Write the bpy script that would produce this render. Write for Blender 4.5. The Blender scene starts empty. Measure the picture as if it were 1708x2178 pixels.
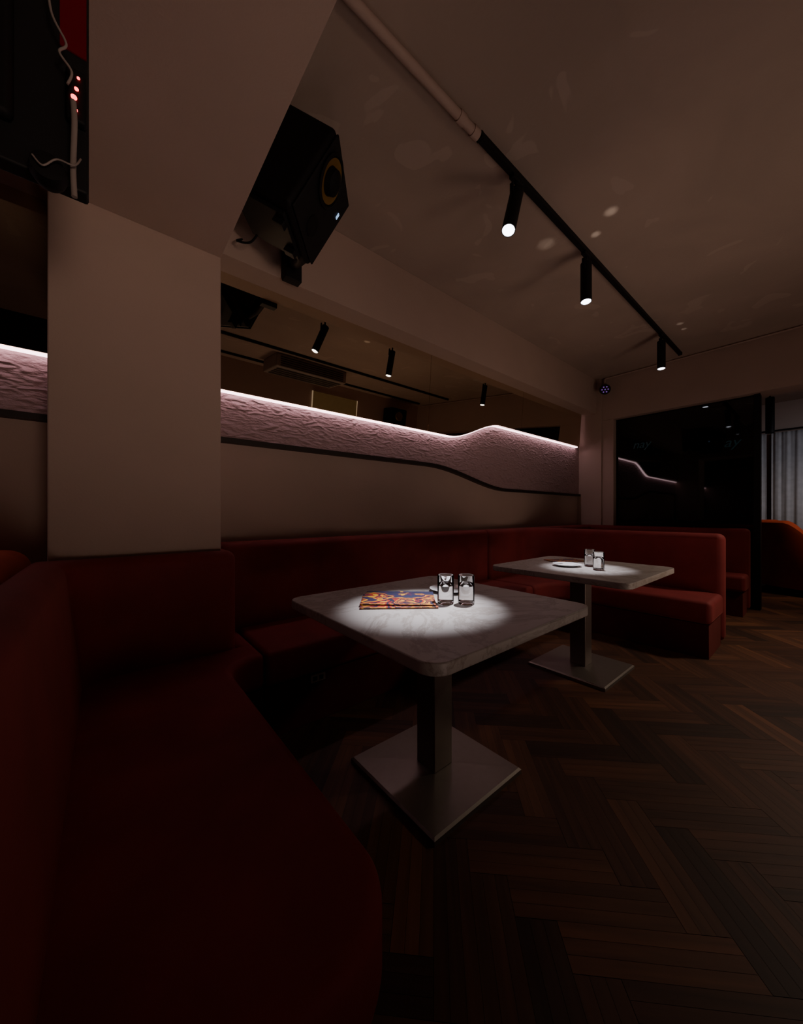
import bpy, bmesh, math, random
from mathutils import Vector, Matrix
random.seed(7)
C = bpy.context.scene.collection
pi = math.pi

# ---------------------------------------------------------------- materials
def newmat(name):
    m = bpy.data.materials.new(name); m.use_nodes = True
    nt = m.node_tree; b = nt.nodes['Principled BSDF']
    return m, nt, b
def N(nt, t, **kw):
    n = nt.nodes.new(t)
    for k, v in kw.items(): setattr(n, k, v)
    return n
def simple(name, col, rough=.5, metal=0., emis=None, es=0., noise=0.06, nscale=12., bump=0., bscale=80., spec=.5):
    m, nt, b = newmat(name)
    b.inputs['Roughness'].default_value = rough
    b.inputs['Metallic'].default_value = metal
    b.inputs['Specular IOR Level'].default_value = spec
    if emis:
        b.inputs['Emission Color'].default_value = (*emis, 1); b.inputs['Emission Strength'].default_value = es
    tc = N(nt, 'ShaderNodeTexCoord'); no = N(nt, 'ShaderNodeTexNoise')
    no.inputs['Scale'].default_value = nscale; no.inputs['Detail'].default_value = 4
    nt.links.new(tc.outputs['Object'], no.inputs['Vector'])
    cr = N(nt, 'ShaderNodeValToRGB')
    cr.color_ramp.elements[0].position = .3; cr.color_ramp.elements[1].position = .7
    cr.color_ramp.elements[0].color = (*[c*(1-noise) for c in col], 1)
    cr.color_ramp.elements[1].color = (*[min(1, c*(1+noise)) for c in col], 1)
    nt.links.new(no.outputs['Fac'], cr.inputs['Fac']); nt.links.new(cr.outputs['Color'], b.inputs['Base Color'])
    if bump:
        n2 = N(nt, 'ShaderNodeTexNoise'); n2.inputs['Scale'].default_value = bscale; n2.inputs['Detail'].default_value = 5
        nt.links.new(tc.outputs['Object'], n2.inputs['Vector'])
        bp = N(nt, 'ShaderNodeBump'); bp.inputs['Strength'].default_value = bump; bp.inputs['Distance'].default_value = .01
        nt.links.new(n2.outputs['Fac'], bp.inputs['Height']); nt.links.new(bp.outputs['Normal'], b.inputs['Normal'])
    return m

M_wall = simple('painted_plaster', (.445, .333, .28), .75, noise=.04, nscale=2, bump=.15, bscale=120)
M_black = simple('matte_black', (.009, .009, .010), .6, spec=.25)
M_blackp = simple('black_plastic', (.007, .0065, .007), .65, spec=.2)
M_darktrim = simple('dark_wood_trim', (.02, .014, .012), .5)
M_white = simple('white_plastic', (.32, .28, .25), .4)
M_cable = simple('pale_cable', (.26, .22, .2), .5)
M_steel = simple('brushed_steel', (.27, .24, .215), .42, metal=.8, noise=.03, nscale=30)
M_pole = simple('dark_steel', (.25, .21, .19), .42, metal=.6)
M_outlet = simple('dull_steel', (.30, .27, .25), .5, metal=.3)
M_chrome = simple('chrome', (.7, .7, .7), .15, metal=1)
M_porc = simple('porcelain', (.75, .74, .73), .2)
M_yellow = simple('yellow_cone', (.18, .10, .013), .5)
M_lens = simple('lamp_lens', (1, 1, 1), .3, emis=(.85, .88, 1), es=12)
M_led = simple('led_strip_glow', (1, .9, .9), .3, emis=(1, .67, .73), es=7.5)
M_purple = simple('purple_led', (.4, .1, .8), .3, emis=(.45, .2, 1), es=.18)
M_redled = simple('red_led', (1, .02, .02), .3, emis=(1, .02, .03), es=9)
M_redglow = simple('red_panel', (.12, .002, .008), .8, emis=(1, .02, .08), es=.004, spec=.1)
M_bluel = simple('blue_led', (.4, .6, 1), .3, emis=(.35, .6, 1), es=1.0)
M_teal = simple('teal_sign_reflection', (.01, .03, .035), .3, emis=(.08, .5, .6), es=.008)  # dim glow painted in for the sign's reflection
M_farframe = simple('warm_led_frame', (1, .9, .7), .3, emis=(1, .84, .66), es=.3)
M_farpanel = simple('warm_panel', (.4, .32, .16), .5, emis=(1, .7, .3), es=.02)
M_curtain = simple('sheer_curtain', (.40, .40, .41), .8, noise=.1)
M_grille = simple('grille_grey', (.03, .027, .025), .5)

def fabric(name, col):
    m, nt, b = newmat(name)
    b.inputs['Roughness'].default_value = .7
    b.inputs['Sheen Weight'].default_value = .12; b.inputs['Sheen Roughness'].default_value = .4
    b.inputs['Sheen Tint'].default_value = (1, .35, .25, 1)
    b.inputs['Specular IOR Level'].default_value = .2
    tc = N(nt, 'ShaderNodeTexCoord'); no = N(nt, 'ShaderNodeTexNoise')
    no.inputs['Scale'].default_value = 5; no.inputs['Detail'].default_value = 6
    nt.links.new(tc.outputs['Object'], no.inputs['Vector'])
    cr = N(nt, 'ShaderNodeValToRGB')
    cr.color_ramp.elements[0].position = .35; cr.color_ramp.elements[1].position = .7
    cr.color_ramp.elements[0].color = (*[c*.85 for c in col], 1); cr.color_ramp.elements[1].color = (*[c*1.12 for c in col], 1)
    nt.links.new(no.outputs['Fac'], cr.inputs['Fac']); nt.links.new(cr.outputs['Color'], b.inputs['Base Color'])
    n2 = N(nt, 'ShaderNodeTexNoise'); n2.inputs['Scale'].default_value = 350
    nt.links.new(tc.outputs['Object'], n2.inputs['Vector'])
    bp = N(nt, 'ShaderNodeBump'); bp.inputs['Strength'].default_value = .12; bp.inputs['Distance'].default_value = .003
    nt.links.new(n2.outputs['Fac'], bp.inputs['Height']); nt.links.new(bp.outputs['Normal'], b.inputs['Normal'])
    return m
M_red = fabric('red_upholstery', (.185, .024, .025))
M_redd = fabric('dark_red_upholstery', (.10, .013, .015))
M_redo = fabric('orange_and_lit_red_upholstery', (.40, .07, .03))  # armchair colour; on the neighbouring booth it carries painted light

def ceilmat():
    m, nt, b = newmat('patched_ceiling_paint')
    b.inputs['Roughness'].default_value = .85
    tc = N(nt, 'ShaderNodeTexCoord')
    n1 = N(nt, 'ShaderNodeTexNoise'); n1.inputs['Scale'].default_value = 1.3; n1.inputs['Detail'].default_value = 5
    n1.inputs['Distortion'].default_value = .6
    n2 = N(nt, 'ShaderNodeTexNoise'); n2.inputs['Scale'].default_value = 2.6; n2.inputs['Detail'].default_value = 2; n2.inputs['Distortion'].default_value = 1.0
    nt.links.new(tc.outputs['Object'], n1.inputs['Vector']); nt.links.new(tc.outputs['Object'], n2.inputs['Vector'])
    c1 = N(nt, 'ShaderNodeValToRGB')
    c1.color_ramp.elements[0].position = .35; c1.color_ramp.elements[0].color = (.38, .30, .25, 1)
    c1.color_ramp.elements[1].position = .68; c1.color_ramp.elements[1].color = (.445, .35, .29, 1)
    c2 = N(nt, 'ShaderNodeValToRGB'); c2.color_ramp.interpolation = 'LINEAR'
    c2.color_ramp.elements[0].position = .635; c2.color_ramp.elements[0].color = (0, 0, 0, 1)
    c2.color_ramp.elements[1].position = .65; c2.color_ramp.elements[1].color = (.38, .38, .38, 1)
    mx = N(nt, 'ShaderNodeMix', data_type='RGBA')
    nt.links.new(n1.outputs['Fac'], c1.inputs['Fac']); nt.links.new(n2.outputs['Fac'], c2.inputs['Fac'])
    nt.links.new(c2.outputs['Color'], mx.inputs['Factor']); nt.links.new(c1.outputs['Color'], mx.inputs['A'])
    mx.inputs['B'].default_value = (.54, .44, .37, 1)
    nt.links.new(mx.outputs['Result'], b.inputs['Base Color'])
    n3 = N(nt, 'ShaderNodeTexNoise'); n3.inputs['Scale'].default_value = 60; n3.inputs['Detail'].default_value = 6
    nt.links.new(tc.outputs['Object'], n3.inputs['Vector'])
    bp = N(nt, 'ShaderNodeBump'); bp.inputs['Strength'].default_value = .3; bp.inputs['Distance'].default_value = .006
    nt.links.new(n3.outputs['Fac'], bp.inputs['Height']); nt.links.new(bp.outputs['Normal'], b.inputs['Normal'])
    return m
M_ceil = ceilmat()

def stonemat():
    m, nt, b = newmat('rough_mauve_stone')
    b.inputs['Roughness'].default_value = .8
    tc = N(nt, 'ShaderNodeTexCoord'); mp = N(nt, 'ShaderNodeMapping')
    mp.inputs['Scale'].default_value = (9, 1, 25); mp.inputs['Rotation'].default_value = (0, .36, 0)
    nt.links.new(tc.outputs['Object'], mp.inputs['Vector'])
    n1 = N(nt, 'ShaderNodeTexNoise'); n1.inputs['Scale'].default_value = 1.0; n1.inputs['Detail'].default_value = 7
    n1.inputs['Roughness'].default_value = .62; n1.inputs['Distortion'].default_value = .8
    n1.noise_type = 'RIDGED_MULTIFRACTAL'
    nt.links.new(mp.outputs['Vector'], n1.inputs['Vector'])
    n2 = N(nt, 'ShaderNodeTexNoise'); n2.inputs['Scale'].default_value = 2.6; n2.inputs['Detail'].default_value = 8
    nt.links.new(mp.outputs['Vector'], n2.inputs['Vector'])
    ad = N(nt, 'ShaderNodeMath', operation='MULTIPLY_ADD'); ad.inputs[1].default_value = .5
    nt.links.new(n2.outputs['Fac'], ad.inputs[0]); nt.links.new(n1.outputs['Fac'], ad.inputs[2])
    bp = N(nt, 'ShaderNodeBump'); bp.inputs['Strength'].default_value = 1.0; bp.inputs['Distance'].default_value = .028
    nt.links.new(ad.outputs[0], bp.inputs['Height']); nt.links.new(bp.outputs['Normal'], b.inputs['Normal'])
    cr = N(nt, 'ShaderNodeValToRGB')
    cr.color_ramp.elements[0].color = (.28, .185, .19, 1); cr.color_ramp.elements[1].color = (.41, .275, .28, 1)
    nt.links.new(n2.outputs['Fac'], cr.inputs['Fac']); nt.links.new(cr.outputs['Color'], b.inputs['Base Color'])
    return m
M_stone = stonemat()

def marblemat():
    m, nt, b = newmat('grey_white_marble')
    b.inputs['Roughness'].default_value = .42
    tc = N(nt, 'ShaderNodeTexCoord')
    n1 = N(nt, 'ShaderNodeTexNoise'); n1.inputs['Scale'].default_value = 2.0; n1.inputs['Detail'].default_value = 10
    n1.inputs['Roughness'].default_value = .72; n1.inputs['Distortion'].default_value = .8
    nt.links.new(tc.outputs['Object'], n1.inputs['Vector'])
    cr = N(nt, 'ShaderNodeValToRGB'); e = cr.color_ramp.elements
    e[0].position = .30; e[0].color = (.34, .315, .29, 1)
    e[1].position = .75; e[1].color = (.35, .325, .30, 1)
    a = e.new(.46); a.color = (.40, .37, .345, 1)
    a = e.new(.495); a.color = (.27, .235, .205, 1)
    a = e.new(.53); a.color = (.39, .36, .335, 1)
    nt.links.new(n1.outputs['Fac'], cr.inputs['Fac']); nt.links.new(cr.outputs['Color'], b.inputs['Base Color'])
    return m
M_marble = marblemat()

def mirrormat():
    m, nt, b = newmat('bronze_mirror')
    b.inputs['Base Color'].default_value = (.68, .58, .43, 1)
    b.inputs['Metallic'].default_value = 1; b.inputs['Roughness'].default_value = .01
    return m
M_mirror = mirrormat()
def glassblack():
    m, nt, b = newmat('black_tinted_glass')
    b.inputs['Base Color'].default_value = (.003, .003, .004, 1)
    b.inputs['Roughness'].default_value = .03; b.inputs['Specular IOR Level'].default_value = .5
    return m
M_bglass = glassblack()
def glassmat(name, ior):
    m, nt, b = newmat(name)
    b.inputs['Base Color'].default_value = (1, 1, 1, 1); b.inputs['Roughness'].default_value = 0
    b.inputs['Transmission Weight'].default_value = 1; b.inputs['IOR'].default_value = ior
    return m
M_glass = glassmat('clear_glass', 1.30); M_water = glassmat('water', 1.33)

def floormat():
    m, nt, b = newmat('herringbone_wood')
    b.inputs['Roughness'].default_value = .58; b.inputs['Specular IOR Level'].default_value = .38
    at = N(nt, 'ShaderNodeAttribute'); at.attribute_name = 'plank'
    uv = N(nt, 'ShaderNodeUVMap')
    mp = N(nt, 'ShaderNodeMapping'); mp.inputs['Scale'].default_value = (2.5, 30, 1)
    nt.links.new(uv.outputs['UV'], mp.inputs['Vector'])
    no = N(nt, 'ShaderNodeTexNoise'); no.inputs['Scale'].default_value = 1; no.inputs['Detail'].default_value = 6
    no.inputs['Distortion'].default_value = .5
    nt.links.new(mp.outputs['Vector'], no.inputs['Vector'])
    cr = N(nt, 'ShaderNodeValToRGB')
    cr.color_ramp.elements[0].position = .3; cr.color_ramp.elements[0].color = (.7, .68, .66, 1)
    cr.color_ramp.elements[1].position = .7; cr.color_ramp.elements[1].color = (1.25, 1.22, 1.18, 1)
    nt.links.new(no.outputs['Fac'], cr.inputs['Fac'])
    mx = N(nt, 'ShaderNodeMix', data_type='RGBA', blend_type='MULTIPLY'); mx.inputs['Factor'].default_value = 1
    nt.links.new(at.outputs['Color'], mx.inputs['A']); nt.links.new(cr.outputs['Color'], mx.inputs['B'])
    nt.links.new(mx.outputs['Result'], b.inputs['Base Color'])
    return m
M_floor = floormat()

def menumat():
    m, nt, b = newmat('menu_cover_print')
    b.inputs['Roughness'].default_value = .45
    tc = N(nt, 'ShaderNodeTexCoord')
    no = N(nt, 'ShaderNodeTexNoise'); no.inputs['Scale'].default_value = 11; no.inputs['Detail'].default_value = 2; no.inputs['Distortion'].default_value = .3
    nt.links.new(tc.outputs['Object'], no.inputs['Vector'])
    sx = N(nt, 'ShaderNodeSeparateXYZ'); nt.links.new(tc.outputs['Object'], sx.inputs[0])
    ma = N(nt, 'ShaderNodeMath', operation='MULTIPLY_ADD'); ma.inputs[1].default_value = -1.3
    nt.links.new(sx.outputs['Y'], ma.inputs[0]); nt.links.new(no.outputs['Fac'], ma.inputs[2])
    cr = N(nt, 'ShaderNodeValToRGB'); cr.color_ramp.interpolation = 'CONSTANT'
    e = cr.color_ramp.elements
    e[0].position = 0; e[0].color = (.012, .015, .05, 1)
    e[1].position = .41; e[1].color = (.05, .010, .04, 1)
    for p, c in [(.455, (.50, .26, .01)), (.50, (.30, .015, .008)), (.53, (.012, .01, .03)), (.58, (.30, .02, .008)),
                 (.61, (.55, .28, .015)), (.64, (.02, .01, .03)), (.68, (.42, .08, .01)), (.71, (.015, .01, .03)), (.74, (.50, .20, .02))]:
        a = e.new(p); a.color = (*c, 1)
    nt.links.new(ma.outputs[0], cr.inputs['Fac']); nt.links.new(cr.outputs['Color'], b.inputs['Base Color'])
    return m
M_menu = menumat()
M_paper = simple('paper_pages', (.35, .12, .05), .7)

# ---------------------------------------------------------------- helpers
def finish(name, bm, mat, parent=None, loc=(0, 0, 0), bevel=0, segs=3, smooth=False, angle=35, rot=None, clamp=True):
    bmesh.ops.recalc_face_normals(bm, faces=bm.faces)
    me = bpy.data.meshes.new(name); bm.to_mesh(me); bm.free()
    o = bpy.data.objects.new(name, me); C.objects.link(o)
    o.location = loc
    if rot is not None: o.rotation_euler = rot
    if parent: o.parent = parent
    if mat: me.materials.append(mat)
    if bevel:
        b = o.modifiers.new('bevel', 'BEVEL'); b.width = bevel; b.segments = segs
        b.limit_method = 'ANGLE'; b.angle_limit = math.radians(angle); b.use_clamp_overlap = clamp
    if smooth or bevel:
        for p in me.polygons: p.use_smooth = True
        if bevel: o.modifiers.new('wn', 'WEIGHTED_NORMAL')
        else: me.set_sharp_from_angle(angle=math.radians(40))
    return o
def box(name, x0, x1, y0, y1, z0, z1, mat, parent=None, bevel=0, segs=2, loc=(0, 0, 0), rot=None):
    bm = bmesh.new()
    bmesh.ops.create_cube(bm, size=1, matrix=Matrix.Translation(((x0+x1)/2, (y0+y1)/2, (z0+z1)/2)) @ Matrix.Diagonal((x1-x0, y1-y0, z1-z0, 1)))
    return finish(name, bm, mat, parent, loc, bevel, segs, rot=rot)
def addbox(bm, x0, x1, y0, y1, z0, z1):
    return bmesh.ops.create_cube(bm, size=1, matrix=Matrix.Translation(((x0+x1)/2, (y0+y1)/2, (z0+z1)/2)) @ Matrix.Diagonal((x1-x0, y1-y0, z1-z0, 1)))
def arc(cx, cy, r, a0, a1, n=8):
    return [(cx + r*math.cos(math.radians(a0+(a1-a0)*i/n)), cy + r*math.sin(math.radians(a0+(a1-a0)*i/n))) for i in range(n+1)]
def prism(name, poly, z0, z1, mat, parent=None, bevel=0, segs=4, off=(0, 0), loc=(0, 0, 0), angle=35, clamp=False, topfn=None):
    bm = bmesh.new()
    vs = [bm.verts.new((x, y, z0)) for x, y in poly]
    f = bm.faces.new(vs)
    r = bmesh.ops.extrude_face_region(bm, geom=[f])
    for v in [g for g in r['geom'] if isinstance(g, bmesh.types.BMVert)]:
        v.co.z = z1
        if topfn: v.co.x, v.co.y = topfn(v.co.x, v.co.y)
    for v in bm.verts: v.co.x -= off[0]; v.co.y -= off[1]
    return finish(name, bm, mat, parent, loc, bevel, segs, angle=angle, clamp=clamp)
def lathe(name, prof, mat, parent=None, loc=(0, 0, 0), n=40, rot=None, close=False):
    bm = bmesh.new(); rings = []
    for r, z in prof:
        if r < 1e-6: rings.append([bm.verts.new((0, 0, z))])
        else: rings.append([bm.verts.new((r*math.cos(2*pi*i/n), r*math.sin(2*pi*i/n), z)) for i in range(n)])
    for a, b in zip(rings, rings[1:]):
        for i in range(n):
            j = (i+1) % n
            if len(a) == 1 and len(b) == 1: continue
            if len(a) == 1: bm.faces.new((a[0], b[i], b[j]))
            elif len(b) == 1: bm.faces.new((a[i], a[j], b[0]))
            else: bm.faces.new((a[i], a[j], b[j], b[i]))
    return finish(name, bm, mat, parent, loc, smooth=True, rot=rot)
def tube(name, pts, r, mat, parent=None, loc=(0, 0, 0), n=12):
    bm = bmesh.new(); pts = [Vector(p) for p in pts]; rings = []
    up = None
    for i, p in enumerate(pts):
        t = (pts[min(i+1, len(pts)-1)] - pts[max(i-1, 0)]).normalized()
        if up is None:
            up = Vector((0, 0, 1)) if abs(t.z) < .9 else Vector((1, 0, 0))
        u = (up - t*up.dot(t)).normalized(); v = t.cross(u); up = u
        rings.append([bm.verts.new(p + u*r*math.cos(2*pi*k/n) + v*r*math.sin(2*pi*k/n)) for k in range(n)])
    for a, b in zip(rings, rings[1:]):
        for k in range(n): bm.faces.new((a[k], a[(k+1) % n], b[(k+1) % n], b[k]))
    bm.faces.new(rings[0][::-1]); bm.faces.new(rings[-1])
    return finish(name, bm, mat, parent, loc, smooth=True)
def spline(ctrl, n=8):
    P = [Vector(p) for p in ctrl]; P = [P[0]] + P + [P[-1]]; out = []
    for i in range(1, len(P)-2):
        for k in range(n):
            t = k/n; a, b, c, d = P[i-1], P[i], P[i+1], P[i+2]
            out.append(.5*((2*b)+(c-a)*t+(2*a-5*b+4*c-d)*t*t+(3*b-a-3*c+d)*t**3))
    out.append(P[-2]); return out
def thing(name, loc, label, cat, group=None):
    e = bpy.data.objects.new(name, None); e.empty_display_size = .1; e.location = loc; C.objects.link(e)
    e['label'] = label; e['category'] = cat
    if group: e['group'] = group
    return e
def tag(o, label, cat, group=None):
    o['label'] = label; o['category'] = cat
    if group: o['group'] = group
    return o
def struct(o, label=None):
    o['kind'] = 'structure'
    if label: o['label'] = label
    return o
def origin(o, p):
    p = Vector(p); o.data.transform(Matrix.Translation(-p)); o.location = p; return o

# ---------------------------------------------------------------- room shell
CZ = 3.2
XL, XR, YB, YF = -3.0, 9.6, -3.6, 2.57
FX = 5.85
bm = bmesh.new()
colL = bm.loops.layers.color.new('plank'); uvL = bm.loops.layers.uv.new('UVMap')
n = 4; Lp = .46; Wp = Lp/n
rotm = Matrix.Rotation(math.radians(45), 2)
shades = [(.29, .18, .118), (.33, .207, .135), (.255, .155, .10), (.36, .23, .15), (.30, .185, .12), (.225, .138, .09)]
g = .0010
sub = 3
for m_ in range(-22, 23):
    for k in range(-135, 145):
        for typ in (0, 1):
            ox, oy = k + m_*n, k - m_*n
            if typ == 0: x0, y0, x1, y1 = ox, oy, ox+n, oy+1
            else: x0, y0, x1, y1 = ox, oy+1, ox+1, oy+1+n
            cen = rotm @ Vector(((x0+x1)/2*Wp, (y0+y1)/2*Wp))
            if not (XL-.4 < cen.x < XR+.4 and YB-.4 < cen.y < YF+.4): continue
            s = random.choice(shades); kf = random.uniform(.92, 1.08)
            for q_ in range(sub):
                if typ == 0: a0, b0, a1, b1 = x0*Wp+g, (y0+q_/sub)*Wp+g*.4, x1*Wp-g, (y0+(q_+1)/sub)*Wp-g*.4
                else: a0, b0, a1, b1 = (x0+q_/sub)*Wp+g*.4, y0*Wp+g, (x0+(q_+1)/sub)*Wp-g*.4, y1*Wp-g
                vs = [bm.verts.new((*(rotm @ Vector(p)), 0)) for p in ((a0, b0), (a1, b0), (a1, b1), (a0, b1))]
                f = bm.faces.new(vs)
                kk = kf*random.uniform(.9, 1.1)
                ro = random.uniform(0, 40)
                W_ = Wp/sub
                uvs = [(0, 0), (Lp, 0), (Lp, W_), (0, W_)] if typ == 0 else [(0, 0), (0, W_), (Lp, W_), (Lp, 0)]
                for l, uv in zip(f.loops, uvs):
                    l[colL] = (s[0]*kk, s[1]*kk, s[2]*kk, 1); l[uvL].uv = (uv[0]+ro, uv[1]+ro*3)
for co, no in (((XL, 0, 0), (-1, 0, 0)), ((XR, 0, 0), (1, 0, 0)), ((0, YB, 0), (0, -1, 0)), ((0, YF, 0), (0, 1, 0))):
    bmesh.ops.bisect_plane(bm, geom=bm.verts[:]+bm.edges[:]+bm.faces[:], plane_co=co, plane_no=no, clear_outer=True)
r = addbox(bm, XL, XR, YB, YF, -.1, -.0015)
for v in r['verts']:
    for l in v.link_loops: l[colL] = (.02, .01, .008, 1)
me = bpy.data.meshes.new('floor'); bm.to_mesh(me); bm.free(); me.materials.append(M_floor)
fl = bpy.data.objects.new('floor', me); C.objects.link(fl); struct(fl, 'dark herringbone wooden floor')

struct(box('ceiling', XL, XR, YB, YF, CZ, CZ+.1, M_ceil), 'patched plaster ceiling')
struct(box('wall_north', XL, FX, YF, YF+.12, 0, CZ, M_wall), 'beige plaster wall')
struct(box('wall_west', XL-.12, XL, YB, YF, 0, CZ, M_wall))
struct(box('wall_south', XL, XR, YB-.12, YB, 0, CZ, M_wall))
struct(box('wall_east', XR, XR+.12, YB, YF+.1, 0, CZ, M_wall))
struct(box('wall_northeast', FX+.15, XR, YF, YF+.12, 0, CZ, M_wall))
bm = bmesh.new()
addbox(bm, FX, FX+.3, YB, YF, 2.56, CZ)
addbox(bm, FX, FX+.3, 2.05, YF, 0, 2.56)
addbox(bm, FX-.025, FX, 2.21, YF, 0, CZ)
o = finish('wall_far', bm, M_wall, bevel=.004, segs=1); struct(o, 'plaster pier and lintel over the opening')
CX0, CX1, CY = -.187, .469, 2.06
struct(box('trim_1', CX0, CX1, CY, YF, 0, CZ, M_wall, bevel=.006), 'broad plaster column')
struct(box('trim_2', CX0, CX1, YB, CY, 2.50, CZ, M_wall, bevel=.006), 'plaster ceiling beam')
struct(box('trim_3', CX1, FX-.025, 2.28, YF, 2.68, CZ, M_wall, bevel=.004), 'plaster bulkhead above mirror')
struct(box('trim_4', XL, CX0, 2.28, YF, 2.68, CZ, M_wall, bevel=.004), 'plaster bulkhead above mirror')
struct(box('trim_6', CX1, FX, -1.9, -1.6, 2.45, CZ, M_wall, bevel=.004), 'plaster bulkhead on the opposite side')

def sstep(x, a, b):
    t = max(0, min(1, (x-a)/(b-a))); return t*t*(3-2*t)
zt = lambda x: 1.948 + .235*sstep(x, 2.72, 3.6)
zb = lambda x: 1.645 - .20*sstep(x, 2.45, 3.80)
def ribbon(name, x0, x1, zl, zh, yf, thick, mat, parent=None, step=.04):
    bm = bmesh.new(); cnt = max(2, int((x1-x0)/step)); R = []
    for i in range(cnt+1):
        x = x0+(x1-x0)*i/cnt; a, b = zl(x), zh(x)
        R.append([bm.verts.new(p) for p in ((x, yf(a), a), (x, yf(b), b), (x, yf(b)+thick, b), (x, yf(a)+thick, a))])
    for a, b in zip(R, R[1:]):
        for k in range(4): bm.faces.new((a[k], a[(k+1) % 4], b[(k+1) % 4], b[k]))
    bm.faces.new(R[0]); bm.faces.new(R[-1][::-1])
    return finish(name, bm, mat, parent)
my = lambda z: 2.50 - .05*(z-1.95)/.73
P0 = 5.82
for (a, b, gi) in ((CX1, P0, 0), (XL, CX0, 1)):
    o = ribbon('stone_panel', a+.002, b-.002, zb, lambda x: zt(x)+.08, lambda z: 2.545, .024, M_stone, step=.03)
    origin(o, (a, 2.545, 1.64)); tag(o, 'rough mauve stone wall panel with curved lower edge', 'wall panel', 'stone wall panels')
    o = ribbon('trim_5', a+.002, b-.002, lambda x: zb(x)-.032, zb, lambda z: 2.515, .054, M_darktrim)
    struct(o, 'dark wavy trim below the stone panel')
    e = thing('wall_mirror', (a, 2.5, 1.95), 'bronze tinted mirror with wavy lower edge above stone panel', 'mirror', 'bronze wall mirrors')
    cuts = [a+.002, 2.42, 4.05, 5.70] if gi == 0 else [a+.002, -1.6, b-.002]
    for c0, c1 in zip(cuts, cuts[1:]):
        p = ribbon('mirror_panel', c0+.0015, c1-.0015, zt, lambda x: 2.679, my, .012, M_mirror)
        p.data.transform(Matrix.Translation((-a, -2.5, -1.95))); p.parent = e
    p = ribbon('led_strip', a+.004, (5.69 if gi == 0 else b-.004), lambda x: zt(x)-.009, lambda x: zt(x)-.001, lambda z: 2.508, .030, M_led)
    p['label'] = 'glowing pinkish white light strip'
    p.data.transform(Matrix.Translation((-a, -2.5, -1.95))); p.parent = e

# ---------------------------------------------------------------- banquettes
G = 'red upholstered banquettes'
def banq(label, seat, back, base, zback=.965, sb=.028, bb=.03, mat=None, topfn=None):
    mat = mat or M_red
    ox, oy = seat[0]
    e = thing('banquette', (ox, oy, 0), label, 'bench seat', G)
    prism('seat', seat, .27, .45, mat, e, sb, off=(ox, oy))
    prism('backrest', back, .02, zback, mat, e, bb, off=(ox, oy), segs=6, topfn=topfn)
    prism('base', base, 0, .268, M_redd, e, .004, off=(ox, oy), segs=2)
    return e
seatA = arc(.27, .63, .16, -90, 0, 12) + [(.43, 1.66)] + arc(.555, 1.66, .125, 180, 90)[1:] + [(.608, 1.785), (.608, 2.298), (.523, 2.298), (.523, 1.985), (-.12, 1.985), (-.12, .47)]
backA = [(-.25, .10), (-.03, .10), (-.03, 1.87)] + arc(.05, 1.87, .08, 180, 90)[1:] + [(.52, 1.95), (.52, 2.055), (-.25, 2.055)]
baseA = arc(.25, .65, .16, -90, 0, 12) + [(.41, 1.67)] + arc(.545, 1.67, .135, 180, 90)[1:] + [(.608, 1.805), (.608, 2.29), (.523, 2.29), (.523, 1.94), (-.025, 1.94), (-.025, .49)]
def leanA(x, y):
    if x < -.2: return x, y
    return x - .095*max(0, min(1, (.05-x)/.08)), y
bA = banq('deep red corner banquette wrapping the broad column', seatA, backA, baseA, .955, sb=.035, bb=.048, topfn=leanA)
ox, oy = seatA[0]
prism('side_pad', [(.473, 2.057), (.519, 2.057), (.519, 2.298), (.473, 2.298)], .02, .945, M_red, bA, .015, off=(ox, oy))
seatB = [(.612, 1.785), (3.128, 1.785), (3.128, 2.298), (.612, 2.298)]
backB = [(.525, 2.30), (3.128, 2.30), (3.128, 2.50), (.525, 2.50)]
baseB = [(.612, 1.805), (3.128, 1.805), (3.128, 2.29), (.612, 2.29)]
bB = banq('long straight red banquette along the stone panelled wall', seatB, backB, baseB, bb=.04)
o = thing('floor_outlet', (.90, 1.804, .24), 'small steel power outlet plate on the banquette base', 'power outlet')
box('plate', -.045, .045, -.006, 0, -.022, .022, M_outlet, o, .003)
box('socket', -.03, -.006, -.009, -.0062, -.012, .012, M_black, o, .002); box('socket', .006, .03, -.009, -.0062, -.012, .012, M_black, o, .002)
seatC = [(3.132, 1.785)] + arc(3.35, 1.535, .25, 90, 0) + [(3.60, .57), (4.098, .57), (4.098, 2.0)] + arc(3.80, 2.0, .298, 0, 90)[1:] + [(3.132, 2.298)]
backC = [(3.132, 2.30)] + arc(3.80, 2.0, .30, 90, 0) + [(4.10, .57), (4.25, .57), (4.25, 2.50), (3.132, 2.50)]
baseC = [(3.132, 1.805)] + arc(3.37, 1.535, .25, 90, 0) + [(3.62, .59), (4.095, .59), (4.095, 2.0)] + arc(3.79, 2.0, .295, 0, 90)[1:] + [(3.132, 2.29)]
banq('red corner banquette with rounded back dividing two booths', seatC, backC, baseC, sb=.04, bb=.055)
seatD = [(4.27, 1.785)] + arc(5.10, 1.535, .25, 90, 0) + [(5.35, .57), (5.672, .57), (5.672, 2.298), (4.27, 2.298)]
backD = [(4.27, 2.30), (5.68, 2.30), (5.68, .57), (5.815, .57), (5.815, 2.50), (4.27, 2.50)]
baseD = [(4.27, 1.805)] + arc(5.12, 1.535, .25, 90, 0) + [(5.37, .59), (5.67, .59), (5.67, 2.29), (4.27, 2.29)]
banq('red banquette against the dark glass partition', seatD, backD, baseD, sb=.035, bb=.045)
seatE = [(-.482, .42), (-.482, 2.298), (-2.6, 2.298), (-2.6, 1.785), (-1.0, 1.785), (-1.0, .42)]
backE = [(-.27, .42), (-.27, 2.50), (-2.6, 2.50), (-2.6, 2.30), (-.48, 2.30), (-.48, .42)]
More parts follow.
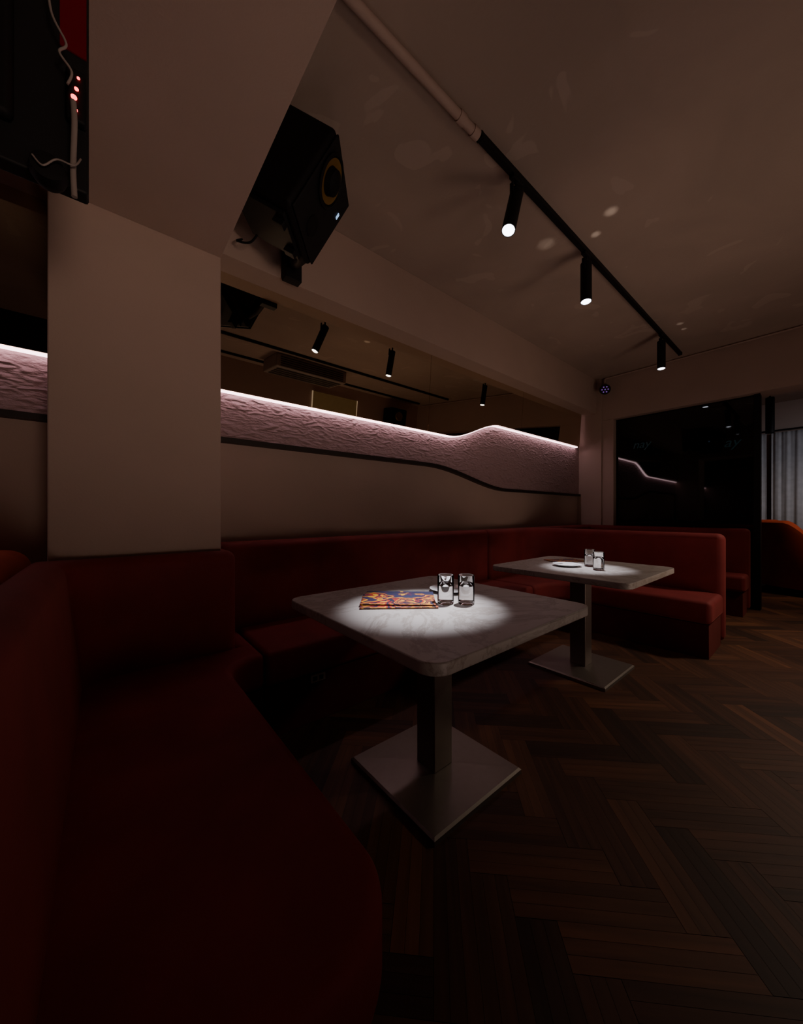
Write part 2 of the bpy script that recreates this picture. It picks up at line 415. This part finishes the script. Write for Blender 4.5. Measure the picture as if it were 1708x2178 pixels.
baseE = [(-.49, .44), (-.49, 2.29), (-2.6, 2.29), (-2.6, 1.80), (-.98, 1.80), (-.98, .44)]
banq('red banquette of the neighbouring booth, lit orange tone painted in', seatE, backE, baseE, .98, bb=.09, mat=M_redo)  # same red sofa; its lit orange tone is put into the fabric colour

# ---------------------------------------------------------------- tables
def rrect(h, r, n=6):
    return arc(h-r, h-r, r, 0, 90, n)+arc(-h+r, h-r, r, 90, 180, n)+arc(-h+r, -h+r, r, 180, 270, n)+arc(h-r, -h+r, r, 270, 360, n)
lab = {0: 'square marble pedestal table holding menus, plate and two glasses',
       1: 'square marble pedestal table with plate and glasses in rounded booth',
       2: 'empty square marble pedestal table beside the dark glass partition'}
tabs = [(1.137, 1.133, .485), (2.73, 1.18, .475), (4.75, 1.19, .42)]
for i, (x, y, h) in enumerate(tabs):
    e = thing('pedestal_table', (x, y, 0), lab[i], 'table', 'marble pedestal tables')
    prism('table_top', rrect(h, .065, 8), .712, .75, M_marble, e, .005, 2, angle=50)
    box('support_frame', -.25, .25, -.25, .25, .69, .7115, M_black, e, .003)
    box('pole', -.056, .056, -.056, .056, .030, .69, M_pole, e, .004)
    bm = bmesh.new(); b0 = .27; b1 = .262
    lo = [bm.verts.new((a*b0, b*b0, 0)) for a, b in ((-1, -1), (1, -1), (1, 1), (-1, 1))]
    md = [bm.verts.new((a*b0, b*b0, .018)) for a, b in ((-1, -1), (1, -1), (1, 1), (-1, 1))]
    hi = [bm.verts.new((a*b1, b*b1, .026)) for a, b in ((-1, -1), (1, -1), (1, 1), (-1, 1))]
    tp = [bm.verts.new((a*.05, b*.05, .031)) for a, b in ((-1, -1), (1, -1), (1, 1), (-1, 1))]
    bm.faces.new(lo[::-1]); bm.faces.new(tp)
    for A, B in ((lo, md), (md, hi), (hi, tp)):
        for k in range(4): bm.faces.new((A[k], A[(k+1) % 4], B[(k+1) % 4], B[k]))
    finish('base_plate', bm, M_steel, e)

gp = [(0, 0), (.033, 0), (.0355, .003), (.036, .010), (.0362, .1255), (.0357, .1265), (.0350, .1255), (.0348, .014), (.033, .011), (0, .010)]
wp = [(0, .0105), (.0325, .0115), (.0344, .0150), (.0346, .080), (0, .080)]
def glass(x, y, label):
    e = thing('water_glass', (x, y, .7502), label, 'drinking glass', 'glasses of water')
    lathe('tumbler', gp, M_glass, e, n=64); lathe('water', wp, M_water, e, n=64)
glass(1.152, 1.078, 'clear straight tumbler of water beside the menus')
glass(1.218, 1.017, 'clear straight tumbler of water near the table middle')
glass(2.775, 1.135, 'clear tumbler of water behind another beside the plate')
glass(2.645, 1.022, 'clear tumbler of water on the booth table')
pp = [(0, 0), (.055, 0), (.058, .003), (.085, .010), (.100, .016), (.101, .0175), (.098, .0178), (.083, .0125), (.056, .006), (0, .005)]
def plate(x, y, label):
    o = lathe('side_plate', pp, M_porc, None, (x, y, .7502), 48); tag(o, label, 'plate', 'white side plates'); return o
plate(1.345, 1.232, 'small white porcelain plate behind the water glasses')
plate(2.66, 1.25, 'small white porcelain plate with a fork on it')
def fork(x, y, z, a, label):
    bm = bmesh.new()
    pts = [(-.09, .006, .004), (-.03, .0035, .002), (.03, .003, .003), (.045, .010, .001), (.058, .012, .0)]
    R = [[bm.verts.new((px, s*w, zz+t)) for s, t in ((-1, 0), (1, 0), (1, .0018), (-1, .0018))] for px, w, zz in pts]
    for A, B in zip(R, R[1:]):
        for k in range(4): bm.faces.new((A[k], A[(k+1) % 4], B[(k+1) % 4], B[k]))
    bm.faces.new(R[0]); bm.faces.new(R[-1][::-1])
    for t in range(4):
        yy = -.0105+t*.007; addbox(bm, .057, .092, yy-.0013, yy+.0013, 0, .0018)
    o = finish('fork', bm, M_chrome, None, (x, y, z), rot=(0, 0, a)); tag(o, label, 'fork', 'steel forks')
fork(1.345, 1.232, .7682, .5, 'slim steel fork lying across the plate')
fork(2.66, 1.25, .7682, 2.6, 'slim steel fork lying across the booth plate')
def menu(x, y, z, a, w, h, label):
    e = thing('menu', (x, y, z), label, 'menu', 'printed menus'); e.rotation_euler = (0, 0, a)
    box('cover', -w/2, w/2, -h/2, h/2, .004, .0062, M_menu, e, .0006)
    box('pages', -w/2+.002, w/2-.002, -h/2+.002, h/2-.002, 0, .0039, M_paper, e)
ang = math.atan2(-.64, .768)
menu(1.01, 1.235, .7502, ang+.05, .33, .25, 'colourful printed menu under another menu')
menu(1.03, 1.255, .7568, ang-.03, .325, .25, 'colourful blue and orange printed menu lying flat')
menu(2.93, 1.40, .7502, ang+.2, .28, .16, 'red printed menu beyond the plate')

# ---------------------------------------------------------------- track + spotlights
e = thing('lighting_track', (1.56, 1.2, CZ), 'black ceiling lighting track', 'lighting track')
box('rail', 0, 4.07, -.018, .018, -.035, 0, M_black, e, .002)
box('end_cap', 4.072, 4.085, -.02, .02, -.037, 0, M_blackp, e, .002); box('end_cap', -.015, -.002, -.02, .02, -.037, 0, M_blackp, e, .002)
e = thing('ceiling_conduit', (1.54, 1.2, CZ), 'white plastic cable conduit leading to the lighting track', 'conduit')
tube('pipe', [(-.02, 0, -.027), (-1.068, 0, -.027)], .022, M_wall, e)
for dx in (-.03, -.14): tube('coupling', [(dx-.025, 0, -.027), (dx+.02, 0, -.027)], .027, M_wall, e)
e = thing('ceiling_conduit', (FX-.03, 2.10, CZ), 'thin white cable conduit running along the lintel top', 'conduit')
tube('pipe', [(0, -3.5, -.018), (0, -.02, -.018)], .011, M_wall, e)
tube('elbow', spline([(0, -.02, -.018), (0, .05, -.022), (0, .06, -.06), (0, .06, -.10)]), .014, M_wall, e)

spots = [((1.90, 1.2), Vector((1.05, 1.10, .75)), 'black cylindrical track spotlight above the table with menus', 700),
         ((2.87, 1.2), Vector((2.68, 1.12, .75)), 'black cylindrical track spotlight above the rounded booth', 360),
         ((4.83, 1.2), Vector((4.74, 1.18, .75)), 'small black cylindrical track spotlight beside the lintel', 80)]
for (x, y), tgt, lb, pw in spots:
    z0 = CZ-.036
    e = thing('track_spotlight', (x, y, z0), lb, 'spotlight', 'track spotlights')
    box('adapter', -.05, .05, -.016, .016, -.022, 0, M_black, e, .003)
    tube('stem', [(0, 0, -.022), (0, 0, -.069)], .010, M_black, e)
    piv = Vector((0, 0, -.10)); d = (tgt-(Vector((x, y, z0))+piv)).normalized()
    q = Vector((0, 0, -1)).rotation_difference(d)
    body = lathe('lamp_body', [(0, .03), (.036, .03), (.040, .026), (.040, -.285), (.036, -.287), (.036, -.27), (0, -.27)], M_black, e, loc=piv)
    body.rotation_mode = 'QUATERNION'; body.rotation_quaternion = q
    lens = lathe('lens', [(0, -.2712), (.035, -.2712), (.035, -.284), (.028, -.290), (0, -.294)], M_lens, e, loc=piv, n=32)
    lens.rotation_mode = 'QUATERNION'; lens.rotation_quaternion = q
    arm = box('yoke', -.050, -.041, -.012, .012, -.03, .05, M_black, e, .002, loc=piv)
    L = bpy.data.lights.new('beam', 'SPOT'); L.energy = pw; L.color = (.90, .89, .98)
    L.spot_size = math.radians(19.5); L.spot_blend = 1.0; L.shadow_soft_size = .02
    lo = bpy.data.objects.new('beam', L); C.objects.link(lo); lo.parent = e
    lo.location = piv + d*.31; lo.rotation_mode = 'QUATERNION'; lo.rotation_quaternion = q

# ---------------------------------------------------------------- wall speaker on bracket
e = thing('loudspeaker', (.93, 2.279, 2.70), 'large black studio loudspeaker with yellow cone on wall bracket', 'loudspeaker')
sp = Vector((.755, 1.80, 2.86)) - Vector(e.location)
fwd = Vector((.66, -.57, -.50)).normalized()
zax = Vector((.10, 0, 1)).normalized(); xax = fwd.cross(zax).normalized(); zax = xax.cross(fwd).normalized()
R = Matrix((xax, fwd, zax)).transposed().to_4x4(); Q = R.to_quaternion()
def sb(o):
    o.rotation_mode = 'QUATERNION'; o.rotation_quaternion = Q; o.location = sp; return o
w, h, dp = .20, .225, .18
sb(box('cabinet', -w, w, -dp, dp, -h, h, M_blackp, e, .03, 3))
sb(box('baffle', -w+.015, w-.015, dp+.0005, dp+.014, -h+.015, h-.015, M_black, e, .01, 3))
def ringy(name, prof, cx, cz, mat):
    o = lathe(name, prof, mat, e, n=48)
    o.data.transform(Matrix.Rotation(-pi/2, 4, 'X')); o.data.transform(Matrix.Translation((cx, dp+.0145, cz))); sb(o)
ringy('woofer_surround', [(.110, 0), (.114, .010), (.102, .016), (.094, .006), (.094, 0)], .065, .08, M_blackp)
ringy('woofer_cone', [(.0935, .010), (.062, .001)], .065, .08, M_yellow)
ringy('dust_cap', [(.061, .001), (.055, .030), (0, .055)], .065, .08, M_blackp)
ringy('tweeter', [(.05, 0), (.048, .006), (.03, .002), (.02, .004), (0, .010)], 0, -.13, M_blackp)
sb(box('status_light', -.145, -.13, dp+.015, dp+.018, .07, .10, M_bluel, e))
box('wall_plate', -.05, .05, -.014, 0, -.02, .33, M_black, e, .003)
box('bracket_post', -.055, .055, -.08, -.0145, -.045, .16, M_black, e, .004)
tube('bracket_arm', [(0, -.06, .06), (-.03, -.25, -.02), (-.08, -.40, -.05)], .035, M_black, e)
sb(box('mounting_tray', -.14, .14, -.16, .14, -h-.022, -h-.001, M_black, e, .003))
for dx in (-.09, .09): sb(box('tray_foot', dx-.02, dx+.02, .08, .14, -h-.05, -h-.0225, M_black, e, .003))
tube('cable', spline([(-.30, -.02, .10), (-.35, -.10, .02), (-.30, -.2, -.02), (-.26, -.3, .05)]), .006, M_black, e)

# ---------------------------------------------------------------- hanging screen with cables
e = thing('hanging_screen', (-.5, 1.06, 2.499), 'black television hung from the ceiling beam with cables', 'television')
box('panel', -.46, .47, -.02, .02, -.65, -.05, M_black, e, .006)
box('rear_housing', -.38, .36, -.05, -.0205, -.58, -.16, M_blackp, e, .012)
box('ceiling_bracket', .34, .46, -.05, .05, -.012, 0, M_black, e, .003)
box('bracket_post', .38, .42, -.02, .02, -.049, -.0125, M_black, e, .003)
box('red_glow_panel', .425, .467, -.024, -.0205, -.36, -.10, M_redglow, e)
lathe('camera', [(0, -.02), (.024, -.02), (.030, 0), (.026, .022), (0, .026)], M_blackp, e, loc=(.41, -.042, -.655), rot=(pi/2, 0, 0))
box('power_strip', .435, .468, -.045, -.0245, -.52, -.41, M_blackp, e, .006)
for dx, dz, rr in ((.452, -.455, .0035), (.448, -.475, .005), (.455, -.43, .0025), (.451, -.50, .003)):
    lathe('indicator_light', [(0, -.001), (rr, -.001), (rr, .001), (0, .002)], M_redled, e, loc=(dx, -.0465, dz), n=16, rot=(pi/2, 0, 0))
tube('cable', spline([(.408, -.06, -.26), (.416, -.07, -.35), (.438, -.075, -.40), (.428, -.075, -.425), (.446, -.075, -.45), (.44, -.075, -.48)]), .0022, M_cable, e)
tube('cable', spline([(.448, -.065, -.50), (.45, -.07, -.55), (.448, -.07, -.64), (.45, -.07, -.70)]), .005, M_cable, e)
tube('cable', spline([(.39, -.075, -.655), (.405, -.08, -.67), (.425, -.085, -.65), (.45, -.09, -.65), (.46, -.075, -.62)]), .0016, M_cable, e)

# ---------------------------------------------------------------- par light on pier
e = thing('par_light', (FX-.001, 2.14, 3.00), 'small black stage light with purple diodes', 'stage light')
box('bracket', -.07, 0, -.02, .02, .02, .09, M_black, e, .003)
dd = Vector((-.8, -.45, -.35)).normalized(); qq = Vector((0, 0, 1)).rotation_difference(dd)
def pl(o):
    o.rotation_mode = 'QUATERNION'; o.rotation_quaternion = qq; o.location = (-.14, -.02, -.01); return o
pl(lathe('housing', [(0, -.08), (.05, -.08), (.072, 0), (.072, .05), (.066, .05), (.066, .035), (0, .035)], M_black, e))
for k in range(7):
    a = k*pi/3; r = .04 if k < 6 else 0
    o = lathe('diode', [(0, .036), (.010, .036), (.010, .040), (0, .042)], M_purple, e, n=16); o.data.transform(Matrix.Translation((r*math.cos(a), r*math.sin(a), 0))); pl(o)

# ---------------------------------------------------------------- far partition, next room
e = thing('glass_partition', (FX+.10, .5, 0), 'glossy black glass partition under the lintel', 'partition')
box('glass_pane', 0, .02, .06, 1.547, .0, 2.555, M_bglass, e)
box('jamb', -.04, .08, 0, .055, 0, 2.555, M_black, e, .003)
for (y, z, s, tx) in ((1.83, 2.09, .16, 'nay'), (.83, 1.97, .17, 'ay')):  # dim glowing letters put in for a neon sign's reflection in the glass
    cu = bpy.data.curves.new('sign_reflection', 'FONT'); cu.body = tx; cu.size = s; cu.extrude = .001; cu.shear = .3
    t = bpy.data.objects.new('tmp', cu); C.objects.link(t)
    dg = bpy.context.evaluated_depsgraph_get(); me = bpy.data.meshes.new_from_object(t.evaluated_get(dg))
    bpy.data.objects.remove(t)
    o = bpy.data.objects.new('sign_reflection', me); C.objects.link(o); me.materials.clear(); me.materials.append(M_teal)
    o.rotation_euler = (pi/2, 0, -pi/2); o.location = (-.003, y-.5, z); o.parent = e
def curtain(y0, y1, x, z0, z1, lb):
    bm = bmesh.new(); cnt = int((y1-y0)/.010); A = []
    for i in range(cnt+1):
        y = y0+(y1-y0)*i/cnt; ph = y*2*pi/.12+.9*math.sin(y*9)
        A.append([bm.verts.new((x+.013*math.sin(ph)*(1 if z < z1 else .5)+.005*math.sin(ph*2.3+z), y, z)) for z in (z0, (z0+z1)/2, z1-.1, z1)])
    for a, b in zip(A, A[1:]):
        for k in range(3): bm.faces.new((a[k], b[k], b[k+1], a[k+1]))
    o = finish('curtain', bm, M_curtain, smooth=True); origin(o, (x, (y0+y1)/2, z0))
    sm = o.modifiers.new('s', 'SOLIDIFY'); sm.thickness = .004
    tag(o, lb, 'curtain', 'sheer curtains')
curtain(-.35, .66, 9.45, .01, 2.62, 'pale grey pleated sheer curtain over the window')
curtain(.72, 1.2, 9.45, .01, 2.62, 'pale grey pleated sheer curtain beside the window edge')
o = tube('curtain_rail', [(9.45, -1.5, 2.66), (9.45, 1.4, 2.66)], .015, M_black); origin(o, (9.45, 0, 2.66)); tag(o, 'dark curtain rail above the pleated curtains', 'curtain rail')
e = thing('pendant_lamp', (8.4, .60, CZ), 'slim black cylindrical pendant hanging near the curtains', 'pendant lamp')
tube('rod', [(0, 0, -.001), (0, 0, -.15)], .01, M_black, e)
lathe('shade', [(0, -.15), (.05, -.152), (.055, -.16), (.055, -.74), (.05, -.74), (.05, -.70), (0, -.70)], M_black, e)
e = thing('tub_armchair', (7.85, .12, 0), 'orange red curved tub armchair near the curtains', 'armchair')
bm = bmesh.new(); RR = []
for i in range(49):
    a = -105+210*i/48; th = math.radians(100+a); t = sstep(abs(a), 55, 95); top = 1.04-.36*t
    prof = [(.62, .10), (.66, .30), (.68, top-.10), (.67, top-.03), (.63, top), (.57, top), (.53, top-.03), (.51, top-.10), (.50, .10)]
    RR.append([bm.verts.new((r_*math.cos(th), r_*math.sin(th), z_)) for r_, z_ in prof])
for A, B in zip(RR, RR[1:]):
    for k in range(len(A)): bm.faces.new((A[k], A[(k+1) % len(A)], B[(k+1) % len(A)], B[k]))
bm.faces.new(RR[0]); bm.faces.new(RR[-1][::-1])
finish('backrest', bm, M_redo, e, smooth=True)
prism('seat', arc(0, 0, .49, 0, 350, 35), .14, .50, M_redo, e, .03, clamp=True)
prism('base', arc(0, 0, .49, 0, 350, 35), 0, .098, M_black, e)

# ---------------------------------------------------------------- opposite side (seen in mirror)
e = thing('air_conditioner', (2.62, -.88, CZ), 'white ceiling mounted air conditioner with louvred grille', 'air conditioner')
box('housing', -.62, .62, -.30, .30, -.20, 0, M_white, e, .02)
for i in range(5): box('louvre', -.55, .55, .302, .312, -.18+i*.032, -.165+i*.032, M_grille, e, .002)
for i in range(4): box('louvre', -.56, .56, -.22+i*.12, -.15+i*.12, -.208, -.2005, M_grille, e, .002)
e = thing('wall_speaker', (5.0, -1.598, 2.62), 'small black loudspeaker on the opposite bulkhead', 'loudspeaker')
box('cabinet', -.22, .22, .06, .36, 0, .34, M_blackp, e, .02)
lathe('cone', [(0, 0), (.10, 0), (.09, .02), (.04, .005), (0, .012)], M_yellow, e, loc=(0, .362, .17), rot=(-pi/2, 0, 0))
box('wall_bracket', -.04, .04, 0, .059, .13, .21, M_black, e)
e = thing('lit_display_frame', (3.6, -1.599, 2.47), 'wall panel framed by a warm light strip', 'lit panel')
box('panel', -.5, .5, 0, .02, 0, .5, M_farpanel, e)
for (a, b, c, d) in ((-.515, -.502, 0, .515), (.502, .515, 0, .515)): box('light_edge', a, b, 0, .025, c, d, M_farframe, e)
box('light_edge', -.50, .50, 0, .025, .502, .510, M_farpanel, e)
for yy, xa, lb in ((-1.28, -2.6, 'black ceiling lighting track beside the opposite bulkhead'), (-.36, -2.6, 'black ceiling lighting track beside the air conditioner')):
    o = box('lighting_track', xa, 2.2, -.018, .018, -.035, 0, M_black, None, .002, loc=(3.4, yy, CZ)); tag(o, lb, 'lighting track')

# ---------------------------------------------------------------- lights
def area(loc, tgt, size, energy, col, spread=180):
    L = bpy.data.lights.new('fill_light', 'AREA'); L.shape = 'DISK'; L.size = size; L.energy = energy; L.color = col; L.spread = math.radians(spread)  # unseen fill lamps added to brighten walls, ceiling and next room
    o = bpy.data.objects.new('fill_light', L); C.objects.link(o); o.location = loc
    o.rotation_euler = (Vector(tgt)-Vector(loc)).to_track_quat('-Z', 'Y').to_euler()
def spot(name, loc, tgt, energy, col, size, soft, blend=1):
    L = bpy.data.lights.new(name, 'SPOT'); L.energy = energy; L.color = col; L.spot_size = math.radians(size); L.spot_blend = blend; L.shadow_soft_size = soft
    o = bpy.data.objects.new(name, L); C.objects.link(o); o.location = loc
    o.rotation_euler = (Vector(tgt)-Vector(loc)).to_track_quat('-Z', 'Y').to_euler()
WARM = (1, .71, .56)
area((.5, -3.0, .50), (.15, 2.06, 2.45), .8, 2.5, WARM, 44)
area((2.6, -2.4, .30), (3.4, 2.5, 2.45), .8, 2.8, WARM, 64)
area((3.3, -.9, .12), (3.3, .2, 3.2), 1.2, 10, WARM, 150)
area((.9, -1.4, .12), (.8, -.6, 3.2), 1.0, 3.0, (1, .68, .66), 150)
area((7.4, -1.8, 2.4), (9.4, .3, 1.4), .6, 4.2, (.9, .9, 1), 80)
area((6.9, -.7, 3.0), (7.7, 0, 0), .5, 9, (1, .7, .5), 110)
spot('floor_fill_spot', (4.9, -.9, 3.05), (3.8, -.05, 0), 165, (1, .80, .63), 88, .15)  # unseen spot added to brighten the far floor and benches
for tx, ty, en, sz in ((2.64, .94, 60, 2.6), (2.77, 1.09, 60, 2.0), (2.58, 1.37, 25, 4.0), (4.78, 1.02, 35, 2.0), (4.95, 1.02, 35, 1.6)):
    spot('added_glint_spot', (2.70 if tx < 4 else 4.75, 1.08, 1.0), (tx, ty, CZ), en, (1, .88, .78), sz, .01)  # added narrow spots stand in for light the glasses throw onto the ceiling
w = bpy.data.worlds.new('World'); bpy.context.scene.world = w; w.use_nodes = True
w.node_tree.nodes['Background'].inputs[0].default_value = (.02, .015, .015, 1)
w.node_tree.nodes['Background'].inputs[1].default_value = .3

cam = bpy.data.cameras.new('camera'); co = bpy.data.objects.new('camera', cam); C.objects.link(co)
cam.sensor_fit = 'HORIZONTAL'; cam.sensor_width = 36; cam.lens = 754/1708*36; cam.shift_y = .001
cam.clip_start = .02
co.location = (0, 0, 1.15); co.rotation_euler = (pi/2, 0, -math.atan2(.640, .768))
bpy.context.scene.camera = co
